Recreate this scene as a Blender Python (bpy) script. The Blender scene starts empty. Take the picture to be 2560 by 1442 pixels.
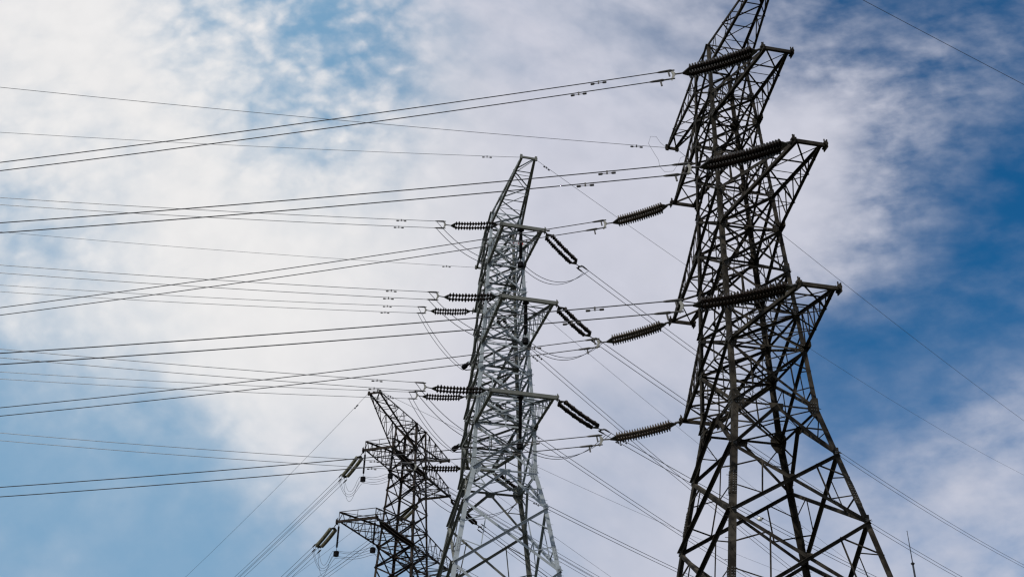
import bpy, math, random
from mathutils import Vector, Matrix

# surveyed layout: tower positions, level heights, half widths, arm lengths (metres)
T= {'A': {'pos': [9.914, 40.813], 'yaw': 0.2041, 'z': {'waist': 20.214, 'L1l': 22.876, 'L1u': 24.553, 'L2l': 28.81, 'L2u': 30.632, 'L3l': 34.903, 'L3u': 36.358, 'top': 39.518, 'b1': 18.272, 'b2': 15.491}, 'w': {'waist': 1.765, 'L1l': 1.653, 'L1u': 1.587, 'L2l': 1.39, 'L2u': 1.34, 'L3l': 1.142, 'L3u': 1.056, 'top': 0.914, 'b1': 2.129, 'b2': 2.655}, 'arms': {'n1': (6.27, 0.685), 'n2': (7.154, 0.555), 'n3': (5.744, 0.556), 'f1': (6.081, 0.792), 'f2': (7.313, 0.503), 'f3': (5.829, 0.566), 'fp': (6.893, 0.274)}, 'zpk': 39.348}, 'B': {'pos': [-0.764, 69.746], 'yaw': 0.2316, 'z': {'waist': 28.861, 'L1l': 32.005, 'L1u': 33.955, 'L2l': 38.242, 'L2u': 40.523, 'L3l': 44.979, 'top': 49.611, 'b1': 26.398, 'b2': 22.218}, 'w': {'waist': 2.151, 'L1l': 2.092, 'L1u': 1.946, 'L2l': 1.706, 'L2u': 1.642, 'L3l': 1.37, 'top': 1.146, 'b1': 2.682, 'b2': 3.341}, 'arms': {'n1': (6.989, 2.075), 'n2': (8.01, 1.788), 'n3': (6.335, 1.463), 'f1': (5.912, 0.956), 'f2': (7.134, 0.797), 'f3': (5.802, 0.821), 'np': (7.767, 0.531), 'fp': (7.253, 0.53)}, 'zpk': 49.907}, 'C': {'pos': [-8.59, 89.589], 'yaw': -0.3437, 'z': {'top': 41.338, 'L2l': 37.13, 'L1l': 30.435, 'bot': 28.017, 'pk': 41.453}, 'w': {'top': 1.017, 'L2l': 1.198, 'L1l': 1.539, 'bot': 1.649}, 'arms': {'n2': (5.914, 1.252), 'n1': (8.567, 1.563), 'f2': (5.801, 1.379), 'np': (7.466, 0.502), 'fp': (7.752, 0.424), 'f1': (7.368, 1.933)}, 'zt': (37.115, 30.236)}}
SP= [('A', 'n3', 'L', 173, [10.534, 35.076, 34.903], [6.604, 35.558, 33.741], -0.1099), ('A', 'n2', 'L', 173, [10.821, 33.695, 28.81], [6.68, 34.204, 27.776], -0.0519), ('A', 'n1', 'L', 173, [10.514, 34.534, 22.876], [6.133, 35.072, 22.177], -0.0533), ('A', 'f3', 'L', 173, [8.178, 46.407, 34.903], [4.628, 46.843, 33.823], -0.1292), ('A', 'f2', 'L', 173, [7.939, 47.872, 28.81], [4.235, 48.327, 27.756], -0.1009), ('A', 'f1', 'L', 173, [7.906, 46.608, 22.876], [4.123, 47.072, 22.066], -0.0748), ('B', 'n3', 'L', 186, [-0.734, 63.244, 44.979], [-4.702, 62.827, 44.573], -0.0442), ('B', 'n2', 'L', 186, [-0.666, 61.539, 38.242], [-4.783, 61.106, 37.901], -0.0248), ('B', 'n1', 'L', 186, [-1.179, 62.467, 32.005], [-5.327, 62.031, 31.926], 0.0038), ('B', 'f3', 'L', 186, [-2.895, 75.205, 44.979], [-6.722, 74.803, 44.76], -0.0387), ('B', 'f2', 'L', 186, [-3.177, 76.506, 38.242], [-7.098, 76.094, 38.089], -0.0328), ('B', 'f1', 'L', 186, [-3.051, 75.28, 32.005], [-6.745, 74.892, 31.893], 0.0004), ('B', 'n3', 'R', 50, [2.114, 63.916, 44.979], [4.816, 67.136, 44.057], -0.0357), ('B', 'n2', 'R', 50, [2.816, 62.36, 38.242], [5.543, 65.61, 37.41], -0.0451), ('B', 'n1', 'R', 50, [2.86, 63.42, 32.005], [6.037, 67.206, 31.529], -0.0158), ('B', 'f3', 'R', 50, [-1.296, 75.582, 44.979], [0.703, 77.965, 43.793], -0.1983), ('B', 'f2', 'R', 50, [-1.626, 76.872, 38.242], [0.541, 79.454, 37.374], -0.1176), ('B', 'f1', 'R', 50, [-1.19, 75.719, 32.005], [0.831, 78.128, 31.262], -0.0383), ('C', 'n2', 'L', 121, [-11.761, 84.443, 37.115], [-13.738, 87.733, 36.063], -0.108), ('C', 'n1', 'L', 121, [-12.948, 82.05, 30.236], [-14.839, 85.197, 29.239], -0.1247), ('C', 'f2', 'L', 121, [-7.933, 95.516, 37.115], [-9.915, 98.815, 36.339], -0.0617), ('C', 'n2', 'R', 50, [-9.404, 83.599, 37.115], [-6.611, 86.929, 35.691], -0.129), ('C', 'f2', 'R', 50, [-5.337, 94.586, 37.115], [-2.558, 97.898, 35.459], -0.2249)]
EW= [('A', 'fp', 'L', 188, [8.248, 47.507, 39.348], -0.0361), ('B', 'np', 'L', 186, [0.502, 62.065, 49.859], -0.059), ('B', 'fp', 'L', 186, [-2.944, 76.683, 49.907], -0.0154), ('B', 'np', 'R', 50, [1.536, 62.308, 49.859], 0.0465), ('B', 'fp', 'R', 50, [-1.913, 76.926, 49.907], -0.1568), ('A', 'fp', 'R', 48, [8.786, 47.619, 39.348], 0.0145), ('A', 'np', 'R', 30, [11.58, 34.119, 39.348], -0.0083), ('C', 'np', 'L', 121, [-11.578, 82.729, 41.453], -0.0993), ('C', 'fp', 'L', 121, [-6.377, 97.03, 41.453], -0.0745), ('C', 'np', 'R', 50, [-10.634, 82.391, 41.453], -0.0073), ('C', 'fp', 'R', 50, [-5.578, 96.745, 41.453], -0.1989)]
SKY= [(-20.1,42.3,0.4),(-20.0,41.3,0.45),(-12.5,42.7,0.2),(-10.5,41.7,0.35),(-11.4,41.0,0.35),(-14.0,43.7,0.5),(-17.2,42.4,0.7),(-17.5,40.2,0.75),(-9.0,42.9,0.6),(-14.7,36.2,0.75),(-13.3,39.8,0.55),(-16.6,38.7,0.7),(-15.0,42.0,0.6),(-15.0,40.6,0.55),(-15.0,38.2,0.55),(-10.7,39.7,0.6),(-18.3,41.4,0.7),(-26.3,35.8,0.7),(-25.6,34.6,0.75),(-28.2,36.7,0.85),(-26.8,30.9,0.55),(-25.2,29.7,0.6),(-26.5,30.6,0.6),(-28.3,29.6,0.6),(-23.6,28.5,0.65),(-29.6,32.6,0.85),(-29.7,36.4,0.92),(-26.8,23.4,0.25),(-24.8,22.8,0.3),(-21.1,24.0,0.5),(-24.1,20.3,0.15),(-20.5,21.4,0.3),(-19.8,18.1,0.08),(-23.5,17.6,0.25),(-13.8,17.4,0.12),(-21.2,15.7,0.25),(-17.3,20.3,0.32),(-15.5,23.2,0.5),(-12.4,21.8,0.72),(-9.9,19.0,0.6),(-7.6,16.8,0.35),(-19.2,20.0,0.2),(-17.7,17.4,0.08),(-22.0,19.3,0.12),(-26.2,20.9,0.1),(-22.6,21.9,0.25),(-25.5,18.2,0.15),(-15.0,18.6,0.2),(-11.7,17.0,0.25),(-16.5,16.0,0.12),(-13.3,19.7,0.4),(-24.7,15.2,0.3),(-20.0,26.6,0.75),(-23.4,25.2,0.65),(24.3,42.9,0.05),(23.9,42.6,0.08),(27.2,42.0,0.08),(27.1,41.7,0.12),(24.8,44.9,0.1),(28.3,43.9,0.15),(21.2,45.0,0.35),(31.9,42.5,0.15),(22.1,41.2,0.5),(24.7,41.1,0.35),(28.0,40.1,0.45),(21.6,42.5,0.4),(19.0,43.5,0.35),(28.2,38.5,0.65),(25.2,39.4,0.6),(29.9,41.4,0.1),(32.0,41.0,0.1),(31.6,39.2,0.2),(28.9,40.5,0.3),(25.9,41.6,0.15),(22.0,43.2,0.3),(30.4,37.0,0.3),(29.3,36.3,0.3),(30.0,35.6,0.12),(27.2,34.9,0.1),(24.0,34.8,0.12),(23.3,35.7,0.45),(25.2,35.7,0.2),(22.6,34.5,0.6),(23.4,31.0,0.15),(21.3,30.7,0.3),(28.5,33.6,0.05),(26.4,33.5,0.04),(29.5,32.8,0.05),(26.7,30.1,0.05),(24.6,33.5,0.0),(24.5,32.3,0.0),(23.6,34.3,0.08),(24.7,31.1,0.03),(24.9,33.8,0.03),(30.1,35.9,0.08),(29.6,34.3,0.05),(27.0,31.8,0.05),(28.6,30.3,0.05),(24.4,30.0,0.08),(21.6,28.9,0.08),(19.6,30.6,0.4),(21.1,32.9,0.72),(21.1,34.9,0.92),(19.8,36.7,0.98),(23.1,32.8,0.8),(22.4,33.5,0.85),(21.1,31.9,0.75),(23.4,31.9,0.5),(20.8,38.1,0.95),(18.7,33.3,0.95),(18.0,32.2,0.9),(19.9,34.7,0.98),(22.5,38.0,0.9),(19.7,40.7,0.7),(30.3,40.7,0.2),(26.3,37.4,0.75),(19.2,27.2,0.12),(18.4,28.9,0.25),(20.0,25.8,0.1),(18.7,25.5,0.15),(22.0,27.6,0.08),(24.9,27.6,0.15),(26.2,28.9,0.12),(23.3,24.9,0.25),(18.0,26.6,0.15),(22.6,26.4,0.15),(27.5,27.5,0.25),(24.5,24.2,0.35),(20.1,24.2,0.2),(26.4,23.1,0.5),(21.5,21.3,0.5),(24.1,19.7,0.72),(26.2,20.7,0.65),(21.0,18.5,0.7),(25.1,17.0,0.5),(19.1,21.0,0.5),(17.2,24.5,0.35),(14.3,20.0,0.55),(10.9,20.8,0.68),(7.5,21.0,0.72),(6.3,23.0,0.5),(8.0,22.7,0.5),(5.0,22.4,0.65),(6.9,18.2,0.85),(7.0,19.8,0.85),(9.1,19.0,0.85),(3.8,19.8,0.85),(3.8,17.3,0.55),(1.3,18.3,0.5),(-1.5,18.8,0.6),(13.0,16.9,0.65),(17.8,16.6,0.65),(8.9,17.0,0.75),(-5.7,36.5,0.85),(-2.3,39.7,0.85),(3.5,39.7,0.85),(8.4,41.5,0.72),(11.9,44.0,0.6),(0.3,44.7,0.7),(5.8,43.8,0.68),(-5.8,43.5,0.72),(-2.0,33.6,0.9),(-6.7,31.3,0.88),(0.5,29.5,0.92),(5.4,33.6,0.93),(9.3,36.5,0.93),(6.3,28.5,0.92),(7.3,25.4,0.85),(-4.0,26.4,0.9),(-8.3,24.1,0.9),(-5.9,21.2,0.85),(1.7,24.5,0.88),(1.7,36.7,0.9),(16.1,32.8,0.95),(17.6,35.0,0.97),(-7.5,38.8,0.75),(11.0,29.2,0.85),(11.7,25.2,0.65),(3.9,21.4,0.75),(-29.7,39.0,1.0),(-23.6,34.0,0.97),(-18.7,32.8,0.97),(-20.8,37.6,0.97),(-16.5,35.8,0.97),(-25.2,39.6,1.0),(-19.6,29.8,0.95),(-13.8,31.5,0.92),(-11.1,28.5,0.95),(-16.1,26.3,0.92),(-24.8,26.7,0.75),(-23.9,31.0,0.9),(-23.6,42.3,0.95),(-18.7,39.0,0.85),(-11.5,35.0,0.9),(-12.5,25.5,0.92),(-31.7,39.5,0.95)]
WARP = .055; SIG = 2.1
SUN_EL = math.radians(54); SUN_ROT = math.radians(-145); SUN_E = 3.2
SKY_STR = .1; SKY_SAT = 1.4; SKY_VAL = .92; SKY_HUE = .496
HAZE_COL = (1.95, 3.7, 5.6, 1); N1A = 1.15; N2A = 1.1; N3A = .5; MK_LO = .02; MK_HI = .97; TEXA = .14
BRIGHT_DIR = (-.34, .775, .533); BR_LO = .925; BR_HI = .992
CLOUD_DIM = (6.1, 6.2, 7.1, 1); CLOUD_BRI = (8.5, 8.4, 8.4, 1)
MAST = (15.981, 43.135, 16.653); SPACER_T = 21.1
PI = math.pi
random.seed(7)
SCN = bpy.context.scene
COL = SCN.collection
Z = Vector((0, 0, 1))

# ------------------------------------------------------------------ helpers
class MB:
    """collects simple shapes and links them as one mesh object"""
    def __init__(self):
        self.v = []; self.f = []; self.m = []
    def add(self, vs, fs, mi=0):
        n = len(self.v)
        self.v += [tuple(x) for x in vs]
        self.f += [tuple(i + n for i in f) for f in fs]
        self.m += [mi] * len(fs)
    def prism(self, p, q, prof, a, b, mi=0):
        n = len(prof)
        vs = [p + a * x + b * y for x, y in prof] + [q + a * x + b * y for x, y in prof]
        fs = [(i, (i + 1) % n, n + (i + 1) % n, n + i) for i in range(n)]
        fs += [tuple(range(n - 1, -1, -1)), tuple(range(n, 2 * n))]
        self.add(vs, fs, mi)
    def angle(self, p, q, adir, bdir, s, t=None, mi=0):
        """rolled steel angle from p to q, flanges along adir and bdir"""
        p = Vector(p); q = Vector(q)
        t = t or s * 0.12
        d = (q - p)
        if d.length < 1e-4: return
        d.normalize()
        a = adir - d * adir.dot(d)
        if a.length < 1e-4: a = d.orthogonal()
        a.normalize()
        b = bdir - d * bdir.dot(d) - a * bdir.dot(a)
        if b.length < 1e-4: b = d.cross(a)
        b.normalize()
        self.prism(p, q, [(0, 0), (s, 0), (s, t), (t, t), (t, s), (0, s)], a, b, mi)
    def bar(self, p, q, w, h, up=Z, mi=0):
        p = Vector(p); q = Vector(q)
        d = (q - p).normalized()
        a = up.cross(d)
        if a.length < 1e-3: a = d.orthogonal()
        a.normalize(); b = d.cross(a)
        self.prism(p, q, [(-w/2, -h/2), (w/2, -h/2), (w/2, h/2), (-w/2, h/2)], a, b, mi)
    def plate(self, c, pts, a, b, n, t, mi=0):
        """flat plate, outline pts in the axes a, b round c, thickness t along n"""
        vs = [c + a * x + b * y - n * t/2 for x, y in pts] + [c + a * x + b * y + n * t/2 for x, y in pts]
        k = len(pts)
        fs = [(i, (i+1) % k, k + (i+1) % k, k + i) for i in range(k)] + [tuple(range(k-1, -1, -1)), tuple(range(k, 2*k))]
        self.add(vs, fs, mi)
    def tube(self, pts, r, sides=6, mi=0):
        pts = [Vector(x) for x in pts]
        n = len(pts); vs = []; fs = []
        rr = r if isinstance(r, (list, tuple)) else [r] * n
        d0 = (pts[1] - pts[0]).normalized()
        ref = Z if abs(d0.z) < 0.9 else Vector((1, 0, 0))
        for i, p in enumerate(pts):
            d = (pts[min(i+1, n-1)] - pts[max(i-1, 0)]).normalized()
            a = ref.cross(d)
            a.normalize(); b = d.cross(a)
            for k in range(sides):
                t = 2 * PI * k / sides
                vs.append(p + (a * math.cos(t) + b * math.sin(t)) * rr[i])
        for i in range(n - 1):
            for k in range(sides):
                k2 = (k + 1) % sides
                fs.append((i*sides + k, i*sides + k2, (i+1)*sides + k2, (i+1)*sides + k))
        fs.append(tuple(range(sides - 1, -1, -1)))
        fs.append(tuple((n-1)*sides + k for k in range(sides)))
        self.add(vs, fs, mi)
    def build(self, name, mats, parent=None, smooth=False):
        me = bpy.data.meshes.new(name)
        me.from_pydata(self.v, [], self.f)
        mats = mats if isinstance(mats, (list, tuple)) else [mats]
        for m in mats: me.materials.append(m)
        if len(mats) > 1: me.polygons.foreach_set('material_index', self.m)
        if smooth: me.polygons.foreach_set('use_smooth', [True] * len(me.polygons))
        me.update()
        o = bpy.data.objects.new(name, me)
        COL.objects.link(o)
        if parent is not None: o.parent = parent
        return o

def tag(o, label=None, cat=None, group=None, kind=None):
    if label: o['label'] = label
    if cat: o['category'] = cat
    if group: o['group'] = group
    if kind: o['kind'] = kind
    return o

def thing(name, label, cat, loc=(0, 0, 0), group=None):
    o = bpy.data.objects.new(name, None)
    o.empty_display_size = 0.3
    COL.objects.link(o); o.location = loc
    return tag(o, label, cat, group)

# ------------------------------------------------------------------ materials
def mat(name, col, rough=0.55, metal=0.0, col2=None, scale=3.0, bump=0.0, spec=0.5, lo=0.4, hi=0.62):
    m = bpy.data.materials.new(name); m.use_nodes = True
    nt = m.node_tree; b = nt.nodes['Principled BSDF']
    b.inputs['Roughness'].default_value = rough
    b.inputs['Metallic'].default_value = metal
    b.inputs['Specular IOR Level'].default_value = spec
    if col2 is None:
        b.inputs['Base Color'].default_value = (*col, 1)
    else:
        tc = nt.nodes.new('ShaderNodeTexCoord')
        nz = nt.nodes.new('ShaderNodeTexNoise'); nz.inputs['Scale'].default_value = scale
        nz.inputs['Detail'].default_value = 6; nz.inputs['Roughness'].default_value = 0.65
        rp = nt.nodes.new('ShaderNodeValToRGB')
        rp.color_ramp.elements[0].position = lo; rp.color_ramp.elements[0].color = (*col, 1)
        rp.color_ramp.elements[1].position = hi; rp.color_ramp.elements[1].color = (*col2, 1)
        nt.links.new(tc.outputs['Object'], nz.inputs['Vector'])
        nt.links.new(nz.outputs['Fac'], rp.inputs['Fac'])
        nt.links.new(rp.outputs['Color'], b.inputs['Base Color'])
        if bump:
            bp = nt.nodes.new('ShaderNodeBump'); bp.inputs['Strength'].default_value = bump
            bp.inputs['Distance'].default_value = 0.01
            nt.links.new(nz.outputs['Fac'], bp.inputs['Height']); nt.links.new(bp.outputs['Normal'], b.inputs['Normal'])
    return m

M = {
    'old':   mat('weathered_steel', (0.016, 0.0135, 0.011), 0.75, 0.0, (0.078, 0.067, 0.052), 1.6, 0, .06, .42, .72),
    'old2':  mat('rusty_steel', (0.017, 0.014, 0.012), 0.75, 0.0, (0.055, 0.042, 0.034), 2.2, 0, .06),
    'galv':  mat('galvanised_steel', (0.235, 0.262, 0.275), 0.5, 0.15, (0.36, 0.395, 0.41), .8, 0, .4, .3, .75),
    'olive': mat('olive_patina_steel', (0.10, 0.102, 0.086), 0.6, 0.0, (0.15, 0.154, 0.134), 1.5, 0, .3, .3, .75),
    'bolt':  mat('dark_bolt', (0.10, 0.10, 0.10), 0.6),
    'plate': mat('bright_zinc_plate', (0.17, 0.165, 0.145), 0.55, 0.1, (0.27, 0.265, 0.235), 9, 0, .3),
    'fit':   mat('forged_fitting', (0.035, 0.033, 0.03), 0.55, 0.2, (0.08, 0.075, 0.07), 12, 0, .3),
    'porc':  mat('brown_porcelain', (0.008, 0.006, 0.005), 0.45, 0.0, (0.022, 0.014, 0.01), 6, 0, .08),
    'porc2': mat('brown_grey_porcelain', (0.025, 0.017, 0.012), 0.4, 0.0, (0.09, 0.068, 0.048), 9, 0, .2),
    'glass': mat('olive_glass', (0.10, 0.095, 0.06), 0.3, 0.0, (0.19, 0.18, 0.125), 5),
    'rubber':mat('black_polymer', (0.006, 0.0055, 0.006), 0.6, spec=.06),
    'alu':   mat('dark_aluminium', (0.035, 0.035, 0.04), 0.5, 0.2, spec=.3),
    'alu2':  mat('aluminium_strand', (0.22, 0.22, 0.225), 0.38, 0.75),
    'alu3':  mat('blue_grey_strand', (0.04, 0.045, 0.055), 0.5, 0.2, spec=.25),
    'white': mat('white_paint', (0.78, 0.78, 0.74), 0.5),
    'red':   mat('red_paint', (0.55, 0.06, 0.06), 0.5),
}

# ------------------------------------------------------------------ towers
class Tower:
    def __init__(self, t, label):
        self.t = t
        x, y = t['pos']; self.yaw = t['yaw']
        self.ud = Vector((math.sin(self.yaw), -math.cos(self.yaw), 0))
        self.vd = Vector((math.cos(self.yaw), math.sin(self.yaw), 0))
        self.root = thing('transmission_tower', label, 'pylon', (x, y, 0))
        self.root.rotation_euler = (0, 0, self.yaw)
    # local axes: x = along the line (right in the photo), y = away from the camera
    def P(self, u, v, z): return Vector((v, -u, z))
    def W(self, p):
        return Vector((self.t['pos'][0], self.t['pos'][1], 0)) + self.vd * p.x - self.ud * p.y + Z * p.z

def lerp_table(tab, z):
    tab = sorted(tab)
    if z <= tab[0][0]: (z0, w0), (z1, w1) = tab[0], tab[1]
    elif z >= tab[-1][0]: (z0, w0), (z1, w1) = tab[-2], tab[-1]
    else:
        for (z0, w0), (z1, w1) in zip(tab, tab[1:]):
            if z0 <= z <= z1: break
    return w0 + (w1 - w0) * (z - z0) / (z1 - z0)

SIDES = [((1, -1), (1, 1)), ((1, 1), (-1, 1)), ((-1, 1), (-1, -1)), ((-1, -1), (1, -1))]   # near, right, far, left

def bolts(mb, c, a, b, n, nx, ny, sx, sy, off, r=0.022, mi=1):
    for i in range(nx):
        for j in range(ny):
            p = c + a * ((i - (nx-1)/2) * sx) + b * ((j - (ny-1)/2) * sy) + n * off
            mb.plate(p, [(r*math.cos(k*PI/3), r*math.sin(k*PI/3)) for k in range(6)], a, b, n, 0.035, mi)

def build_tower(T, levels, steel, S, steel2=None):
    """levels: list of (z, panel kind above it, ring kind) from the ground up"""
    wt = T.wt
    w = lambda z: lerp_table(wt, z)
    root = T.root
    bm_ = M['bolt']
    steel2 = steel2 or steel; main = steel
    zs = [l[0] for l in levels]
    # legs: corner angle with both flanges on the faces
    for (su, sv) in ((1, -1), (1, 1), (-1, -1), (-1, 1)):
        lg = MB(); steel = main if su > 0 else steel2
        for i in range(len(zs) - 1):
            z0, z1 = zs[i], zs[i+1]
            s = S['leg'] * (1.0 if z1 <= S['zw'] + .01 else 0.86 if z1 < S['zm'] else 0.7)
            p = T.P(su*w(z0), sv*w(z0), z0); q = T.P(su*w(z1), sv*w(z1), z1)
            lg.angle(p, q, Vector((-sv, 0, 0)), Vector((0, su, 0)), s, s*0.11)
        # step bolts up two of the legs
        if (su, sv) in S['steps']:
            z = 3.0; k = 0
            while z < zs[-1] - .3:
                p = T.P(su*w(z), sv*w(z), z)
                d = Vector((sv, 0, 0)) if k % 2 else Vector((0, -su, 0))
                e = Vector((0, su*0.06, 0)) if k % 2 else Vector((-sv*0.06, 0, 0))
                lg.tube([p + e - d*0.02, p + e + d*0.17], 0.011, 5)
                z += 0.42; k += 1
        lo = lg.build('leg', steel, root)
        # gusset plates (with bolts) where bracing meets the leg
        for (z, kind, ring) in levels[1:-1]:
            if not S['gus']: break
            g = S['gus'] * (1.35 if ring == 'W' else 1.0 if ring else 0.62)
            gm = MB()
            for ax in (0, 1):
                nrm = Vector((0, -su, 0)) if ax == 0 else Vector((sv, 0, 0))
                inn = Vector((-sv, 0, 0)) if ax == 0 else Vector((0, su, 0))
                c = T.P(su*w(z), sv*w(z), z) + nrm*0.012
                gm.plate(c, [(0.0, -g), (g*.55, -g*.9), (g, -g*.25), (g, g*.3), (g*.5, g*.95), (0.0, g)], inn, Z, nrm, 0.018)
                bolts(gm, c + inn*g*.45, inn, Z, nrm, 3, 4 if ring else 2, g*.22, g*.3, 0.012, S['bolt'])
            gm.build('gusset_plate', [steel, bm_], lo)
        for z in S.get('splice', []):
            sm = MB()
            for ax in (0, 1):
                nrm = Vector((0, -su, 0)) if ax == 0 else Vector((sv, 0, 0))
                inn = Vector((-sv, 0, 0)) if ax == 0 else Vector((0, su, 0))
                dz = 0.5
                c0 = T.P(su*w(z), sv*w(z), z)
                ld = (T.P(su*w(z+1), sv*w(z+1), z+1) - c0).normalized()
                c = c0 + nrm*0.014 + inn*S['leg']*.5
                sm.plate(c, [(-.1, -dz), (.1, -dz), (.1, dz), (-.1, dz)], inn, ld, nrm, 0.02)
                bolts(sm, c, inn, ld, nrm, 2, 9, .1, .105, 0.014, S['bolt'])
            sm.build('splice_plate', [steel, bm_], lo)
    # bracing of the four faces
    for fi, (ca, cb) in enumerate(SIDES):
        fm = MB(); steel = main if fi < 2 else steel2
        def node(c, z): return T.P(c[0]*w(z), c[1]*w(z), z)
        hz = node(cb, 10) - node(ca, 10); hz.z = 0; hz.normalize()
        n_out = Vector((0, -1, 0)) if fi == 0 else Vector((1, 0, 0)) if fi == 1 else Vector((0, 1, 0)) if fi == 2 else Vector((-1, 0, 0))
        def back(p, q, s): fm.angle(p + n_out*.004, q + n_out*.004, Vector((0, 0, -1)), -n_out, s)     # upper edge, inner flange
        def fore(p, q, s): fm.angle(p + n_out*.006, q + n_out*.006, Vector((0, 0, -1)), n_out, s)       # upper edge, outer flange
        for i in range(len(levels) - 1):
            z0, kind, ring = levels[i]; z1 = levels[i+1][0]
            a0, b0, a1, b1 = node(ca, z0), node(cb, z0), node(ca, z1), node(cb, z1)
            sm = S['diag'] * (1 if z1 <= S['zw'] + .01 else .8 if z1 < S['zm'] else .62); sr = S['red']
            if ring:
                s = S['hor']
                back(a0, b0, s)
                if ring == 'W':
                    m = (a0 + b0)/2
                    g = S['gus']*.9
                    fm.plate(m + n_out*.016 - Z*g*.45, [(-g, g*.6), (g, g*.6), (g*.75, -g*.5), (-g*.75, -g*.5)], hz, Z, n_out, .018)
            if kind == 'K':
                m = (a1 + b1)/2
                fore(a0, m, sm); back(b0, m, sm)
                for e0, e1 in ((a0, a1), (b0, b1)):
                    mm = (e0 + m)/2; fm.angle(mm, e0 + (e1 - e0)*.5, Vector((0, 0, 1)), -n_out, sr)
                    fm.angle(mm, e0 + (e1 - e0)*.95, Vector((0, 0, 1)), -n_out, sr)
            else:
                fore(a0, b1, sm); back(b0, a1, sm)
                # crossing point of the two diagonals
                r = w(z0) / (w(z0) + w(z1))
                X = a0 + (b1 - a0)*r
                if kind in ('XR', 'Xr'):
                    for lo_, up_ in ((a0, a1), (b0, b1)):
                        q0 = (lo_ + X)/2; q1 = (up_ + X)/2
                        fm.angle(q0, q1, hz, -n_out, sr)
                        fm.angle(q1, lo_ + (up_ - lo_)*.62, Vector((0, 0, 1)), -n_out, sr)
                        fm.angle(q0, lo_ + (up_ - lo_)*.38, Vector((0, 0, -1)), -n_out, sr)
                if kind == 'XV':
                    fm.angle(X, (a0 + b0)/2, hz, -n_out, sr)
                    fm.angle((a0 + X)/2, a0 + (a1 - a0)*.5, Vector((0, 0, -1)), -n_out, sr)
                    fm.angle((b0 + X)/2, b0 + (b1 - b0)*.5, Vector((0, 0, -1)), -n_out, sr)
                if kind != 'XS':
                    fm.plate(X + n_out*.02, [(-.11, -.09), (.11, -.09), (.11, .09), (-.11, .09)], hz, Z, n_out, .012)
        zt = zs[-1]
        back(node(ca, zt), node(cb, zt), S['hor'])
        fm.build('face_bracing', steel, root)
    # plan bracing at the ring levels
    for (z, kind, ring) in levels:
        if not ring: continue
        pm = MB(); ww = w(z); steel = main
        mids = [T.P(ww, 0, z-.03), T.P(0, ww, z-.03), T.P(-ww, 0, z-.03), T.P(0, -ww, z-.03)]
        for k in range(4):
            pm.angle(mids[k], mids[(k+1) % 4], Vector((0, 0, -1)), (mids[k] + mids[(k+1) % 4]) * -1, S['red']*1.15)
        if ring in ('W', 'D'):
            for su, sv in ((1, 1), (1, -1)):
                pm.angle(T.P(su*ww, sv*ww, z+.02), T.P(-su*ww, -sv*ww, z+.02), Vector((0, 0, -1)), Vector((1, 0, 0)), S['red']*1.15)
        pm.build('plan_bracing', steel, root)

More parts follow.
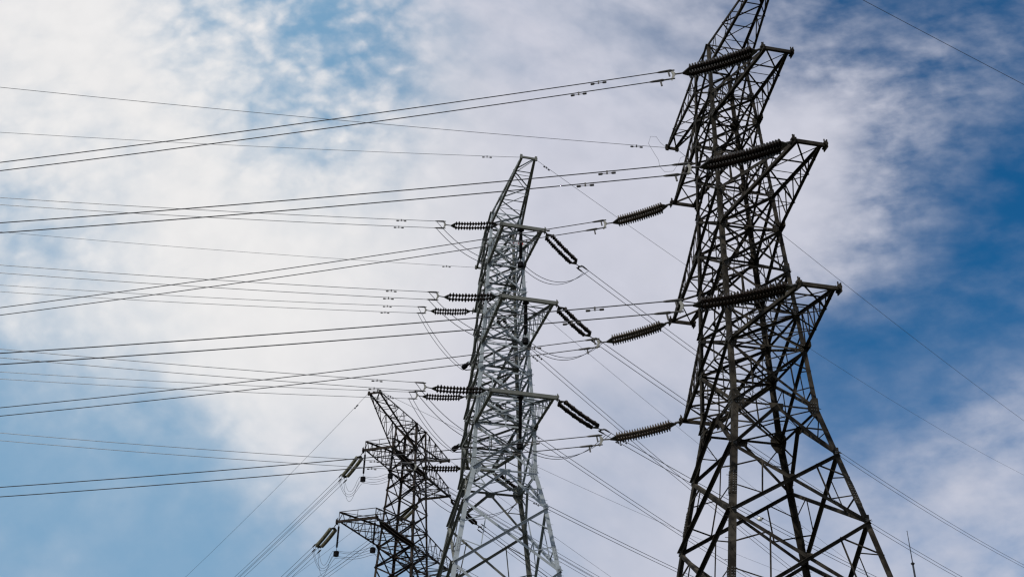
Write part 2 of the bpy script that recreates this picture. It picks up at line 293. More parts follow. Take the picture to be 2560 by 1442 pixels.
def cross_arm(T, name, sgn, zl, zu, a, t, steel, S, n=3, lift=0.0, zt=None, beam=.2, label=None, stub=True, web=None):
    """four chords from the body out to a tip that is 2t wide along the line"""
    w = lambda z: lerp_table(T.wt, z)
    zt = zl if zt is None else zt
    LO = [(T.P(sgn*w(zl), s*w(zl), zl), T.P(sgn*a, s*t, zt)) for s in (-1, 1)]
    UP = [(T.P(sgn*w(zu), s*w(zu), zu), T.P(sgn*a, s*t, zt + lift + .05)) for s in (-1, 1)]
    out = Vector((0, -sgn, 0))
    cm = MB()
    for i, s in enumerate((-1, 1)):
        inn = Vector((-s, 0, 0))
        cm.angle(LO[i][0], LO[i][1], inn, Z, S['chord'])
        cm.angle(UP[i][0], UP[i][1], inn, -Z, S['chord']*.85)
    arm = cm.build(name, steel, T.root)
    if label: arm['label'] = label
    L = lambda e, f: e[0] + (e[1] - e[0])*f
    bm = MB(); sr = S['red']
    for k in range(n):
        f0, f1 = k/n, (k+1)/n
        bm.angle(L(LO[0], f1), L(LO[1], f0), out, Z, sr*1.45)          # bottom plane
        bm.angle(L(LO[0], f0) - Z*.01, L(LO[1], f1) - Z*.01, Z, out, sr*.95)
        if k: bm.angle(L(UP[0], f0), L(UP[1], f0), -Z, out, sr)
        if k: bm.angle(L(LO[0], f0) - Z*.02, L(LO[1], f0) - Z*.02, Z, out, sr*.8)
    for i, s in enumerate((-1, 1)):
        inn = Vector((-s, 0, 0)); m = 2*n
        for k in range(m):
            f0, f1, fm = k/m, (k+1)/m, (k+.5)/m
            bm.angle(L(LO[i], f0), L(UP[i], fm), inn, out, sr*.8)
            bm.angle(L(UP[i], fm), L(LO[i], f1), inn, out, sr*.8)
    if lift > .2:
        for i in (0, 1):
            bm.angle(LO[i][1], UP[i][1], Vector((1 if i == 0 else -1, 0, 0)), -out, sr)
        bm.angle(UP[0][1], UP[1][1], -Z, -out, sr)
        bm.angle(UP[0][1], LO[1][1], -Z, -out, sr*.8)
        bm.angle((UP[0][1]+UP[1][1])/2, (LO[0][1]+LO[1][1])/2, Vector((1, 0, 0)), -out, sr*.8)
    bm.build('arm_bracing', web or steel, arm)
    tb = MB()
    ex = Vector((.12, 0, 0))
    tb.bar(LO[0][1] - ex, LO[1][1] + ex, beam*.75, beam)
    if stub:
        for i in (0, 1):
            sg_ = -1 if i == 0 else 1
            c = LO[i][1] + Vector((.1*sg_, 0, 0))
            for q in (-.07, .07): tb.bar(c + Vector((.02*sg_, q, -.2)), c + Vector((.02*sg_, q, .17)), .035, .2, up=Vector((0, 1, 0)))
            tb.bar(c + Vector((-.07, 0, .06)), c + Vector((.1, 0, .06)), .2, .1)
            tb.tube([c + Z*.15, c + Z*.3], .028, 6)
            for q in (-.12, .12): tb.tube([c + Vector((-.02, q - .05, -.06)), c + Vector((-.02, q + .05, -.06))], .045, 6)
    tb.build('tip_beam', steel, arm)
    for i in (0, 1):
        gm = MB(); s = (-1, 1)[i]; nrm = Vector((s, 0, 0)); g = S['gus']*.9
        if g <= 0: break
        c = LO[i][0] + nrm*.02
        gm.plate(c, [(-.05, -g*.5), (g*1.3, -.06), (g*1.3, .16), (-.05, g)], out, Z, nrm, .02)
        bolts(gm, c + out*g*.5, out, Z, nrm, 3, 2, g*.35, .13, .012, S['bolt'])
        gm.build('gusset_plate', [steel, M['bolt']], arm)
    return arm

def peak_arm(T, sgn, zp, ztop, a, t, zt, steel, S, n=4, web=None):
    w = lambda z: lerp_table(T.wt, z)
    UP = [(T.P(sgn*w(ztop), s*w(ztop), ztop), T.P(sgn*a, s*t, zt + .12)) for s in (-1, 1)]
    LO = [(T.P(sgn*w(zp), s*w(zp), zp), T.P(sgn*a, s*t, zt)) for s in (-1, 1)]
    out = Vector((0, -sgn, 0))
    cm = MB()
    for i, s in enumerate((-1, 1)):
        inn = Vector((-s, 0, 0))
        cm.angle(LO[i][0], LO[i][1], inn, Z, S['chord']*.8)
        cm.angle(UP[i][0], UP[i][1], inn, -Z, S['chord']*.8)
    arm = cm.build('earth_wire_arm', steel, T.root)
    L = lambda e, f: e[0] + (e[1] - e[0])*f
    bm = MB(); sr = S['red']
    for k in range(n):
        f0, f1 = k/n, (k+1)/n
        for E, e in ((LO, 1), (UP, -1)):
            if k % 2: bm.angle(L(E[0], f0), L(E[1], f1), out, Z*e, sr)
            else: bm.angle(L(E[1], f0), L(E[0], f1), out, Z*e, sr)
            if k: bm.angle(L(E[0], f0), L(E[1], f0), out, Z*e, sr*.8)
        for i, s in enumerate((-1, 1)):
            inn = Vector((-s, 0, 0))
            bm.angle(L(LO[i], f0), L(UP[i], (f0+f1)/2), inn, out, sr*.8)
            bm.angle(L(UP[i], (f0+f1)/2), L(LO[i], f1), inn, out, sr*.8)
            bm.angle(L(LO[i], f0 + .5/n), L(UP[i], (f0+f1)/2), inn, out, sr*.7)
    bm.build('arm_bracing', web or steel, arm)
    tb = MB()
    tb.bar(LO[0][1] - Vector((.1, 0, 0)), LO[1][1] + Vector((.1, 0, 0)), .1, .14)
    for i in (0, 1): tb.bar(LO[i][1] - Z*.14, LO[i][1] + Z*.2, .12, .16, up=Vector((1, 0, 0)))
    tb.build('tip_beam', steel, arm)
    return arm

def ins(a, b, k): return [a + (b - a)*i/k for i in range(k)]

# --- right-hand dark tower
tA = Tower(T['A'], 'tallest dark weathered steel lattice pylon, nearest the camera at right')
zA = T['A']['z']
tA.wt = [(0.05, 5.35)] + [(zA[k], T['A']['w'][k]) for k in ('b2', 'b1', 'waist', 'L1l', 'L2l', 'L3l', 'top')]
zpA = 38.1
levA = [(0.05, 'XR', None), (7.2, 'XR', None), (11.9, 'XR', None), (zA['b2'], 'XR', None), (zA['b1'], 'K', None),
        (zA['waist'], 'XR', 'W'), (zA['L1l'], 'XV', 'D'), (zA['L1u'], 'Xr', 'D'), (26.7, 'Xr', 'R'),
        (zA['L2l'], 'XV', 'D'), (zA['L2u'], 'Xr', 'D'), (32.8, 'Xr', 'R'),
        (zA['L3l'], 'XV', 'D'), (zA['L3u'], 'X', 'D'), (zpA, 'X', None), (zA['top'], None, 'D')]
SA = dict(leg=.225, zw=zA['waist'], zm=31, diag=.135, hor=.075, red=.048, chord=.14, gus=.34, bolt=.02,
          steps=((-1, 1), (1, -1)), splice=[16.6, 12.8])
build_tower(tA, levA, M['old'], SA)
for k in '123':
    for s, c in ((1, 'n'), (-1, 'f')):
        a, t = T['A']['arms'][c + k]
        cross_arm(tA, 'cross_arm', s, zA[f'L{k}l'], zA[f'L{k}u'], a, t, M['old'], SA, n=3, beam=.15)
a, t = T['A']['arms']['fp']
for s in (1, -1): peak_arm(tA, s, zpA, zA['top'], a, t, T['A']['zpk'], M['old'], SA)

# --- middle galvanised tower
tB = Tower(T['B'], 'pale galvanised steel lattice pylon standing in the middle of the three')
zB = T['B']['z']; zB['L3u'] = 46.6
tB.wt = [(0.05, 6.6)] + [(zB[k], T['B']['w'][k]) for k in ('b2', 'b1', 'waist', 'L1l', 'L2l', 'L3l', 'top')]
zpB = 48.5
levB = [(0.05, 'XR', None), (8.4, 'XR', None), (16.2, 'XR', None), (zB['b2'], 'XR', None), (zB['b1'], 'K', None),
        (zB['waist'], 'XR', 'W'), (zB['L1l'], 'XV', 'D'), (zB['L1u'], 'Xr', 'D'), (36.1, 'Xr', 'R'),
        (zB['L2l'], 'XV', 'D'), (zB['L2u'], 'Xr', 'D'), (42.8, 'Xr', 'R'),
        (zB['L3l'], 'XV', 'D'), (zB['L3u'], 'X', 'D'), (zpB, 'X', None), (zB['top'], None, 'D')]
SB = dict(leg=.27, zw=zB['waist'], zm=41, diag=.16, hor=.12, red=.062, chord=.19, gus=.42, bolt=.024,
          steps=((1, 1), (-1, 1)), splice=[23.4])
build_tower(tB, levB, M['galv'], SB, M['olive'])
for k in '123':
    for s, c in ((1, 'n'), (-1, 'f')):
        a, t = T['B']['arms'][c + k]
        cross_arm(tB, 'cross_arm', s, zB[f'L{k}l'], zB[f'L{k}u'], a, t, M['olive'], SB, n=3, beam=.24 if s > 0 else .2, web=M['galv'])
for s, c in ((1, 'np'), (-1, 'fp')):
    a, t = T['B']['arms'][c]
    peak_arm(tB, s, zpB, zB['top'], a, t, T['B']['zpk'], M['olive'], SB, web=M['galv'])
# row of three small white number plates on the near face
for k in range(3):
    pm = MB()
    c = tB.P(lerp_table(tB.wt, 47.0) + .05, .55 + k*.34, 47.0)
    pm.plate(c, [(-.14, -.19), (.14, -.19), (.14, .19), (-.14, .19)], Vector((1, 0, 0)), Z, Vector((0, -1, 0)), .012)
    # one short upright red stroke on each plate
    pm.plate(c + Vector((0, -.009, 0)), [(-.03, -.11), (.03, -.11), (.03, .11), (-.03, .11)], Vector((1, 0, 0)), Z, Vector((0, -1, 0)), .006, 1)
    pm.build('number_plate', [M['white'], M['red']], tB.root)

# --- left, darkest tower with boxed arm ends
tC = Tower(T['C'], 'dark rusty lattice pylon at left, partly behind the pale pylon')
zC = T['C']['z']
tC.wt = [(0.05, 3.6), (20.0, 2.05), (zC['L1l'], 1.54), (zC['L2l'], 1.2), (zC['top'], 1.02)]
z1, z2, z0 = zC['L1l'], zC['L2l'], zC['L1l'] - 6.7
levC = [(0.05, 'Xr', None), (4.2, 'Xr', None), (8.2, 'Xr', None), (12.0, 'Xr', None), (15.4, 'Xr', None), (18.5, 'Xr', None), (21.2, 'X', None)]
levC += [(z0, 'X', 'D'), (z0 + 1.9, 'X', 'R'), (z0 + 3.5, 'X', None), (z0 + 5.1, 'X', None), (z1, 'X', 'D'), (z1 + 1.8, 'X', 'R'), (z1 + 3.4, 'X', None),
         (z1 + 5.05, 'X', None), (z2, 'X', 'D'), (z2 + 1.8, 'X', 'R'), (zC['top'], None, 'D')]
SC_ = dict(leg=.2, zw=z1, zm=50, diag=.125, hor=.09, red=.055, chord=.14, gus=.3, bolt=.02, steps=((-1, -1),))
build_tower(tC, levC, M['old2'], SC_)
for zz, zt, kn, kf in ((z2, T['C']['zt'][0], 'n2', 'f2'), (z1, T['C']['zt'][1], 'n1', 'f1'), (z0, z0 - .2, 'n1', 'f1')):
    for s, c in ((1, kn), (-1, kf)):
        a, t = T['C']['arms'][c]
        if zz == z0: a, t = a*.85, t
        cross_arm(tC, 'cross_arm', s, zz, zz + 1.8, a, t, M['old2'], SC_, n=3, lift=.75, zt=zt, beam=.18)
for s, c in ((1, 'np'), (-1, 'fp')):
    a, t = T['C']['arms'][c]
    peak_arm(tC, s, z2 + 1.8, zC['top'], a, t, zC['pk'] - .1, M['old2'], SC_)

# ------------------------------------------------------------------ insulators
def disc_profile(r, p):
    return [(0, .04), (.12*p, .055), (.3*p, r*.6), (.4*p, r*.97), (.48*p, r), (.7*p, r*.98), (.78*p, r*.6), (.95*p, .05)]

def stack(mb, pts, r, pitch, big=0, mi=0, sides=10):
    """discs threaded on the polyline pts"""
    d = [0]
    for a, b in zip(pts, pts[1:]): d.append(d[-1] + (b - a).length)
    n = max(2, int(d[-1] / pitch))
    def at(s):
        for i in range(len(d) - 1):
            if s <= d[i+1] or i == len(d) - 2:
                return pts[i] + (pts[i+1] - pts[i]) * ((s - d[i]) / (d[i+1] - d[i]))
    for k in range(n):
        s0 = k * d[-1] / n
        p = at(s0); ax = (at(min(s0 + .05, d[-1])) - at(max(0, s0 - .01))).normalized()
        a = ax.orthogonal().normalized(); b = ax.cross(a)
        rk = r * (1.2 if big and k % big == 0 else 1.0)
        prof = disc_profile(rk, d[-1] / n)
        vs = []; fs = []
        for h, rr in prof:
            for j in range(sides):
                t = 2*PI*j/sides
                vs.append(p + ax*h + (a*math.cos(t) + b*math.sin(t))*rr)
        for i in range(len(prof) - 1):
            for j in range(sides):
                j2 = (j+1) % sides
                fs.append((i*sides + j, i*sides + j2, (i+1)*sides + j2, (i+1)*sides + j))
        fs.append(tuple(range(sides-1, -1, -1))); fs.append(tuple((len(prof)-1)*sides + j for j in range(sides)))
        mb.add(vs, fs, mi)

def strain_string(P, Q, label, group, material, kind, sep, r, pitch, big, lead=.55, tail=.62, sag=.03):
    """double tension string from the arm tip P to the end fitting Q"""
    P = Vector(P); Q = Vector(Q); L = (Q - P).length; d = (Q - P).normalized()
    root = thing('insulator_string', label, 'insulator', P, group)
    side = Z.cross(d).normalized(); up = d.cross(side)
    O = lambda s, y=0, z=0: d*s + side*y + up*z
    def sg(s): return -up * 0 - Z * (4*sag*L*(s/L)*(1 - s/L))
    lk = MB()
    lk.tube([O(0), O(lead - .15)], .04, 6)
    for s in (.08, .22, .34): lk.tube([O(s - .05), O(s + .05)], .055, 6)
    lk.build('link_chain', M['fit'], root)
    y1 = MB(); c = O(lead) + sg(lead)
    y1.plate(c, [(-.17, -.05), (-.17, .05), (.07, sep + .05), (.12, sep), (.12, -sep), (.07, -sep - .05)], d, side, up, .04)
    y1.build('yoke_plate', M['fit'], root)
    s0, s1 = lead + .1, L - tail
    for y in (-sep, sep):
        mb = MB()
        pts = [O(s, y) + sg(s) for s in ins(s0, s1, 10) + [s1]]
        mb.tube(pts, r*(.2 if big else .45), 8)
        stack(mb, pts[:], r, pitch, big)
        mb.build('disc_stack', material, root, smooth=False)
    y2 = MB(); c = O(L - tail + .08) + sg(L - tail)
    y2.plate(c, [(.2, -.05), (.2, .05), (-.05, sep + .05), (-.1, sep), (-.1, -sep), (-.05, -sep - .05)], d, side, up, .04)
    y2.tube([c + d*.15, O(L - .12)], .032, 6)
    y2.build('yoke_plate', M['fit'], root)
    ed = MB()
    if kind == 'L':     # the two wires one above the other
        ed.plate(O(L - .06), [(-.1, -.03), (-.1, .03), (.06, .3), (.12, .26), (.04, 0), (.12, -.26), (.06, -.3)], d, Z, side, .03)
        ed.build('end_plate', M['plate'], root)
    else:
        ed.plate(O(L - .06), [(-.1, -.04), (-.1, .04), (.06, .27), (.12, .23), (.05, 0), (.12, -.23), (.06, -.27)], d, side, up, .04)
        ed.build('end_plate', M['fit'], root)
    return root

# ------------------------------------------------------------------ wires
def wire(name, label, cat, group, P0, az, slope, length, r, material, b=.0006, clamp=True, damp=None, sides=6, reach=0.0):
    P0 = Vector(P0); h = Vector((math.cos(math.radians(az)), math.sin(math.radians(az)), 0))
    f = lambda t: h*t + Z*(slope*t + b*t*t)
    ts = [0, .5, 1, 2, 4, 7, 10, 14, 18, 22, 26, 30, 35, 40, 46, 52, 60, 68, 77, 86, 96, 108, 120, 135, 150, 165]
    ts = [t for t in ts if t <= length]
    mb = MB(); mb.tube([f(t) for t in ts], r, sides)
    o = mb.build(name, material, None, smooth=True)
    o.location = P0
    tag(o, label, cat, group)
    if clamp:
        cm = MB()
        cm.tube([f(-.12 - reach), f(-.02), f(.06), f(.5), f(.62)], [.03, .035, .06, .045, .022], 8)
        if clamp == 'drop': cm.bar(f(.15), f(.15) - Z*.3 - h*.05, .05, .07, up=h)
        cm.build('dead_end_clamp', M['fit'], o)
    if damp is not None:
        for t in (damp if isinstance(damp, (list, tuple)) else [damp]):
            dm = MB(); c = f(t) - Z*.1; e = (f(t + .1) - f(t)).normalized()
            dm.bar(f(t) + Z*.03, c - Z*.02, .05, .06, up=h)
            dm.tube([c - e*.3, c + e*.3], .012, 5)
            for s in (-1, 1): dm.tube([c + e*s*.16, c + e*s*.2, c + e*s*.32, c + e*s*.34], [.02, .045, .045, .03], 8)
            dm.build('vibration_damper', M['fit'], o)
    return o

TOWN = {'A': 'tall dark right-hand pylon', 'B': 'pale middle pylon', 'C': 'rusty left-hand pylon'}
LEVN = {'3': 'top', '2': 'middle', '1': 'bottom'}
def armname(tw, k):
    if tw == 'C':
        lev = {'2': 'upper', '1': 'lower'}[k[1]]
        return lev + (' left' if k[0] == 'n' else ' right') + ' arm'
    return LEVN[k[1]] + (' right' if k[0] == 'n' else ' left') + ' arm'

ENDS = {}
for (tw, k, side, az, P, Q, sl) in SP:
    going = {'AL': 'reaching left', 'BL': 'reaching left', 'BR': 'slanting down right', 'CL': 'slanting down left', 'CR': 'slanting down right'}[tw + side]
    going_w = {'AL': 'running left', 'BL': 'running left', 'BR': 'falling right', 'CL': 'falling left', 'CR': 'falling right'}[tw + side]
    an = armname(tw, k); tn = TOWN[tw]
    if tw == 'A':   mt, cl, sep, r, pitch, big = (M['porc'] if k[0] == 'n' else M['porc2']), 'brown', .2, .185, .118, 0
    elif tw == 'B': mt, cl, sep, r, pitch, big = M['porc'], 'black', .25, .14, .19, 4
    else:           mt, cl, sep, r, pitch, big = M['glass'], 'olive', .21, .155, .1, 0
    if tw == 'C' and side == 'R': sep, r, pitch = .19, .13, .13
    if tw == 'C' and side == 'R': mt, cl = (M['porc'], 'black') if k == 'n2' else (M['porc'], 'black')
    kind = 'L' if (tw + side) in ('AL', 'BL') else 'R'
    lead, tail = (.5, .75)
    if tw == 'C' and side == 'L': lead = .85; tail = .28
    strain_string(P, Q, f'double {cl} insulator string {going} from {an} of {tn}', 'strain insulator strings', mt, kind, sep, r, pitch, big, lead, tail)
    Qv = Vector(Q); h = Vector((math.cos(math.radians(az)), math.sin(math.radians(az)), 0)); pr = Z.cross(h)
    ENDS[(tw, k, side)] = (Qv, h, pr)
    grp = 'power conductors'
    length = {'AL': 96, 'BL': 110, 'BR': 165, 'CL': 96, 'CR': 120}[tw + side]
    wr = {'AL': .021, 'BL': .0185, 'BR': .0215, 'CL': .016, 'CR': .018}[tw + side]
    wm = {'AL': M['alu'], 'BL': M['alu2'], 'BR': M['alu3'], 'CL': M['alu3'], 'CR': M['alu3']}[tw + side]
    if kind == 'L':
        hh = .25 if tw == 'A' else .28
        for q, (dz, nm) in enumerate(((hh, 'upper'), (-hh, 'lower'))):
            sh = 0 if nm == 'upper' else (.35 if tw == 'A' else .02)
            wire('conductor_wire', f'{nm} of two conductors {going_w} from {an} of {tn}', 'power line', grp,
                 Qv + Z*dz*1.0 + h*sh, az, sl, length, wr, wm, clamp='drop' if tw == 'A' else True, reach=sh,
                 damp=(3.1 + (.5 if nm == 'lower' else 0)) if tw == 'A' else (2.9 + .12*q))
    elif tw == 'B':
        for q, (s, nm) in enumerate(((-.22, 'right'), (.22, 'left'))):
            wire('conductor_wire', f'{nm} of two conductors {going_w} from {an} of {tn}', 'power line', grp,
                 Qv + pr*s, az, sl, length, wr, wm, clamp=True, damp=None if k[0] == 'n' and k != 'n1' else 2.2)
    else:
        for q, (s, dz, nm) in enumerate(((-.23, .2, 'upper right'), (.23, .2, 'upper left'), (-.23, -.2, 'lower right'), (.23, -.2, 'lower left'))):
            wire('conductor_wire', f'{nm} of four conductors {going_w} from {an} of {tn}', 'power line', grp,
                 Qv + pr*s + Z*dz, az, sl, length, wr, wm, clamp=True, damp=None)

for (tw, k, side, az, P, sl) in EW:
    b = .0005
    pk = 'right' if (k == 'np') == (tw != 'C') else 'left'
    gw = {'L': 'running left', 'R': 'falling away right'}[side] if tw != 'C' else {'L': 'falling left', 'R': 'falling away right'}[side]
    wire('earth_wire', f'thin earth wire {gw} from the {pk} peak of the {TOWN[tw]}', 'earth wire', 'earth wires',
         P, az, sl, 165 if side == 'R' else 120, .0125 if tw == 'A' else .0135, M['alu3'], b=b, clamp=False,
         damp=[1.7] if side == 'L' and tw == 'A' else [2.4] if side == 'L' else [1.2], sides=5)

# ------------------------------------------------------------------ jumpers and their supports
def arc(A, B, sag, n=14):
    return [A + (B - A)*(i/n) - Z*(4*sag*(i/n)*(1 - i/n)) for i in range(n + 1)]

def hanging_support(name, P, length, rad, drum_r, drum_h, label, group, flange=True, discs=False):
    root = thing(name, label, 'insulator', P, group)
    mb = MB()
    mb.tube([Vector((0, 0, .1)), Vector((0, 0, -.25))], .03, 6)
    mb.build('hanger', M['fit'], root)
    mb = MB()
    mb.tube([Vector((0, 0, -.2)), Vector((0, 0, -length + .3))], rad*.75, 8)
    stack(mb, [Vector((0, 0, -.22)), Vector((0, 0, -length + .32))], rad*1.15, .085 if not discs else .12, 0)
    if flange: mb.tube([Vector((0, 0, -.1)), Vector((0, 0, -.16)), Vector((0, 0, -.26))], [rad*1.5, rad*2.4, rad*1.1], 10)
    mb.build('insulator_rod', M['rubber'], root)
    dm = MB()
    dm.tube([Vector((0, 0, -length + .3)), Vector((0, 0, -length))], .02, 6)
    dm.tube([Vector((0, 0, -length)), Vector((0, 0, -length - .03)), Vector((0, 0, -length - drum_h)), Vector((0, 0, -length - drum_h - .03))], [drum_r*.8, drum_r, drum_r, drum_r*.8], 12)
    dm.build('drum_weight', M['rubber'], root)
    return root

def jumper(label, pts, r=.02, m=None, group='jumper loops'):
    mb = MB(); o0 = pts[0]
    mb.tube([p - o0 for p in pts], r, 6)
    o = mb.build('jumper_cable', m or M['alu3'], None, smooth=True); o.location = o0
    return tag(o, label, 'jumper', group)

for k, lv in (('n3', '3'), ('n2', '2'), ('n1', '1')):
    a, t = T['B']['arms'][k]; zl = zB[f'L{lv}l']
    top = tB.W(tB.P(a, -.1 * t, zl - .12))
    Wl = 2.75 if k != 'n1' else 3.2
    hanging_support('post_insulator', top, Wl, .1, .2, .36, f'black rod insulator hanging under {armname("B", k)} of pale middle pylon', 'jumper supports')
    Wp = top - Z*(Wl + .12)
    QL, hL, pL = ENDS[('B', k, 'L')]; QR, hR, pR = ENDS[('B', k, 'R')]
    for q, nm in ((-1, 'outer'), (1, 'inner')):
        A = QL + Z*(.28*-q) + hL*.55; B = QR + pR*(.22*q) + hR*.75
        off = -tB.ud*(.2*q)
        pts = arc(A, Wp + off, 1.15 if k != 'n1' else 1.3)[:-1] + arc(Wp + off, B, 1.25)
        jumper(f'{nm} jumper loop slung beneath {armname("B", k)} of pale middle pylon', pts, .02)
for k, lv in (('f3', '2'), ('f2', '1')):
    zl = zB[f'L{lv}l'] + .15; w_ = lerp_table(tB.wt, zl)
    c0 = tB.W(tB.P(-w_, -w_ - .05, zl)); d = (-tB.ud*.8 - tB.vd*.25)
    root = thing('post_insulator', f'stubby black post insulator on pale pylon leg below its {armname("B", k)}', 'insulator', c0, 'jumper supports')
    mb = MB(); mb.bar(Vector((0, 0, 0)), d*.35, .12, .12); mb.build('bracket', M['galv'], root)
    mb = MB(); stack(mb, [d*.3, d*.95], .14, .09); mb.build('insulator_rod', M['rubber'], root)
    mb = MB(); mb.tube([d*.9, d*.94, d*1.3, d*1.34], [.15, .19, .19, .15], 12); mb.build('drum_weight', M['rubber'], root)
    e = c0 + d*1.2
    QL, hL, pL = ENDS[('B', k, 'L')]; QR, hR, pR = ENDS[('B', k, 'R')]
    for q, nm in ((-1, 'upper'), (1, 'lower')):
        A = QL + Z*(.28*-q) + hL*.55; B = QR + pR*(.22*q) + hR*.75
        mid = e - Z*.25 - tB.vd*(.12*q)
        pts = arc(A, mid, .55)[:-1] + arc(mid, B + Z*0, .5)
        jumper(f'{nm} jumper loop beside the leg under {armname("B", k)} of pale middle pylon', pts, .02)
QL, hL, pL = ENDS[('B', 'f1', 'L')]; QR, hR, pR = ENDS[('B', 'f1', 'R')]
for q, nm in ((-1, 'upper'), (1, 'lower')):
    A = QL + Z*(.28*-q) + hL*.55; B = QR + pR*(.22*q) + hR*.75
    jumper(f'{nm} jumper loop under bottom left arm of pale middle pylon', arc(A, B, 2.6), .02)

for k in ('n2', 'n1'):
    a, t = T['C']['arms'][k]; zt = T['C']['zt'][0 if k == 'n2' else 1]
    sup = []
    for s, nm in ((-1, 'outer'), (1, 'inner')):
        top = tC.W(tC.P(a - .05, s*(t - .05), zt - .15))
        hanging_support('post_insulator', top, 2.15, .075, .21, .36, f'thin black rod with drum weight under {nm} end of {armname("C", k)}, rusty pylon', 'jumper supports', flange=False)
        sup.append(top - Z*2.3)
    QL, hL, pL = ENDS[('C', k, 'L')]
    QR = ENDS[('C', k, 'R')] if ('C', k, 'R') in ENDS else None
    for q in range(4):
        sx = (-.23, .23, -.23, .23)[q]; sz = (.1, .1, -.3, -.3)[q]
        nm = ('upper front', 'upper rear', 'lower front', 'lower rear')[q]
        A = QL + pL*sx + Z*(.2 if q < 2 else -.2) + hL*.5
        m1 = sup[0] + tC.ud*sx*-1 + Z*sz; m2 = sup[1] + tC.ud*sx*-1 + Z*sz
        pts = arc(A, m1 - tC.vd*.28, 1.25 + .22*(q % 3))[:-1] + arc(m1 - tC.vd*.2, m1 + tC.vd*.2, 0, 2)[:-1] + arc(m1 + tC.vd*.22, m2 - tC.vd*.2, .2)[:-1]
        if QR: B = QR[0] + QR[2]*sx + QR[1]*.5
        else:
            B = tC.W(tC.P(a, t, zt)) + Vector((3.2, 3.6, -1.2)) + Z*sz*.5
        pts += arc(m2 + tC.vd*.2, B, 1.3)
        jumper(f'{nm} of four jumper wires strung under {armname("C", k)} of rusty pylon', pts, .013)
# remaining string on the near lower arm of the rusty pylon, hidden end of the jumpers
a, t = T['C']['arms']['n1']
Pt = tC.W(tC.P(a, t, T['C']['zt'][1])); Qt = Pt + Vector((2.95, 3.3, -1.15))
strain_string(Pt, Qt, 'double black insulator string slanting down right from lower left arm of rusty pylon', 'strain insulator strings', M['porc'], 'R', .19, .13, .13, 0, .6, .5)
hq = Vector((math.cos(math.radians(50)), math.sin(math.radians(50)), 0)); pq = Z.cross(hq)
for q, (s, dz, nm) in enumerate(((-.23, .2, 'upper right'), (.23, .2, 'upper left'), (-.23, -.2, 'lower right'), (.23, -.2, 'lower left'))):
    wire('conductor_wire', f'{nm} of four conductors falling right from lower left arm of rusty pylon', 'power line', 'power conductors',
         Qt + pq*s + Z*dz, 50, -.13, 120, .016, M['alu3'])

# slack earth wire loops at the left peak of the dark tower
pA = Vector(EW[0][4])
pts = [pA + Vector(v) for v in ((0, 0, -.05), (-.35, 0, .35), (-.55, 0, .75), (-.85, .05, .8), (-.98, .1, .35), (-.75, .1, -.2), (-.5, .1, -.75), (-.45, .1, -1.2), (-.2, .1, -1.55), (.25, .1, -1.5), (.55, .1, -1.0), (.7, .1, -.6), (.95, .1, -.45))]
jumper('thin slack wire looping round the left peak tip of the dark pylon', pts, .008)

# white spacer between the two conductors that pass behind the dark tower
Qv, h, pr = ENDS[('B', 'n1', 'R')]
sl = [s for s in SP if s[0] == 'B' and s[1] == 'n1' and s[2] == 'R'][0][6]
tt = SPACER_T
c = Qv + h*tt + Z*(sl*tt + .0006*tt*tt)
root = thing('wire_spacer', 'small white spacer clamped between two wires, seen through the dark pylon', 'spacer', c)
mb = MB(); mb.tube([-pr*.16, -pr*.1, pr*.14, pr*.2], [.1, .15, .15, .1], 10); mb.build('spacer_body', M['white'], root)
for s in (-1, 1):
    mb = MB(); mb.tube([pr*s*.15, pr*s*.27], .05, 8); mb.bar(pr*s*.22 - h*.12, pr*s*.22 + h*.12, .07, .07); mb.build('clamp', M['fit'], root)

# lightning mast at the lower right
mx, my, mz = MAST
root = thing('lightning_mast', 'thin grey whip mast rising alone at lower right edge', 'mast', (mx, my, 0))
mb = MB(); mb.tube([Vector((0, 0, 0)), Vector((0, 0, mz*.45)), Vector((0, 0, mz - 1.33))], [.11, .065, .038], 8); mb.build('pole', M['alu3'], root)
mb = MB(); mb.tube([Vector((0, 0, mz - 1.38)), Vector((0, 0, mz - 1.33)), Vector((0, 0, mz - 1.28))], [.05, .085, .03], 8); mb.build('collar', M['fit'], root)
mb = MB(); mb.tube([Vector((0, 0, mz - 1.3)), Vector((0, 0, mz - .03)), Vector((0, 0, mz))], [.02, .012, .02], 6); mb.build('rod', M['alu3'], root)

# ------------------------------------------------------------------ ground
mb = MB(); R = 3000
mb.add([(-R, -R, 0), (R, -R, 0), (R, R, 0), (-R, R, 0)], [(0, 1, 2, 3)])
g = mb.build('ground', mat('dry_grass', (0.018, 0.024, 0.009), 0.9, 0, (0.045, 0.04, 0.02), .12))
tag(g, 'open grassy ground below the pylons', None, None, 'structure')

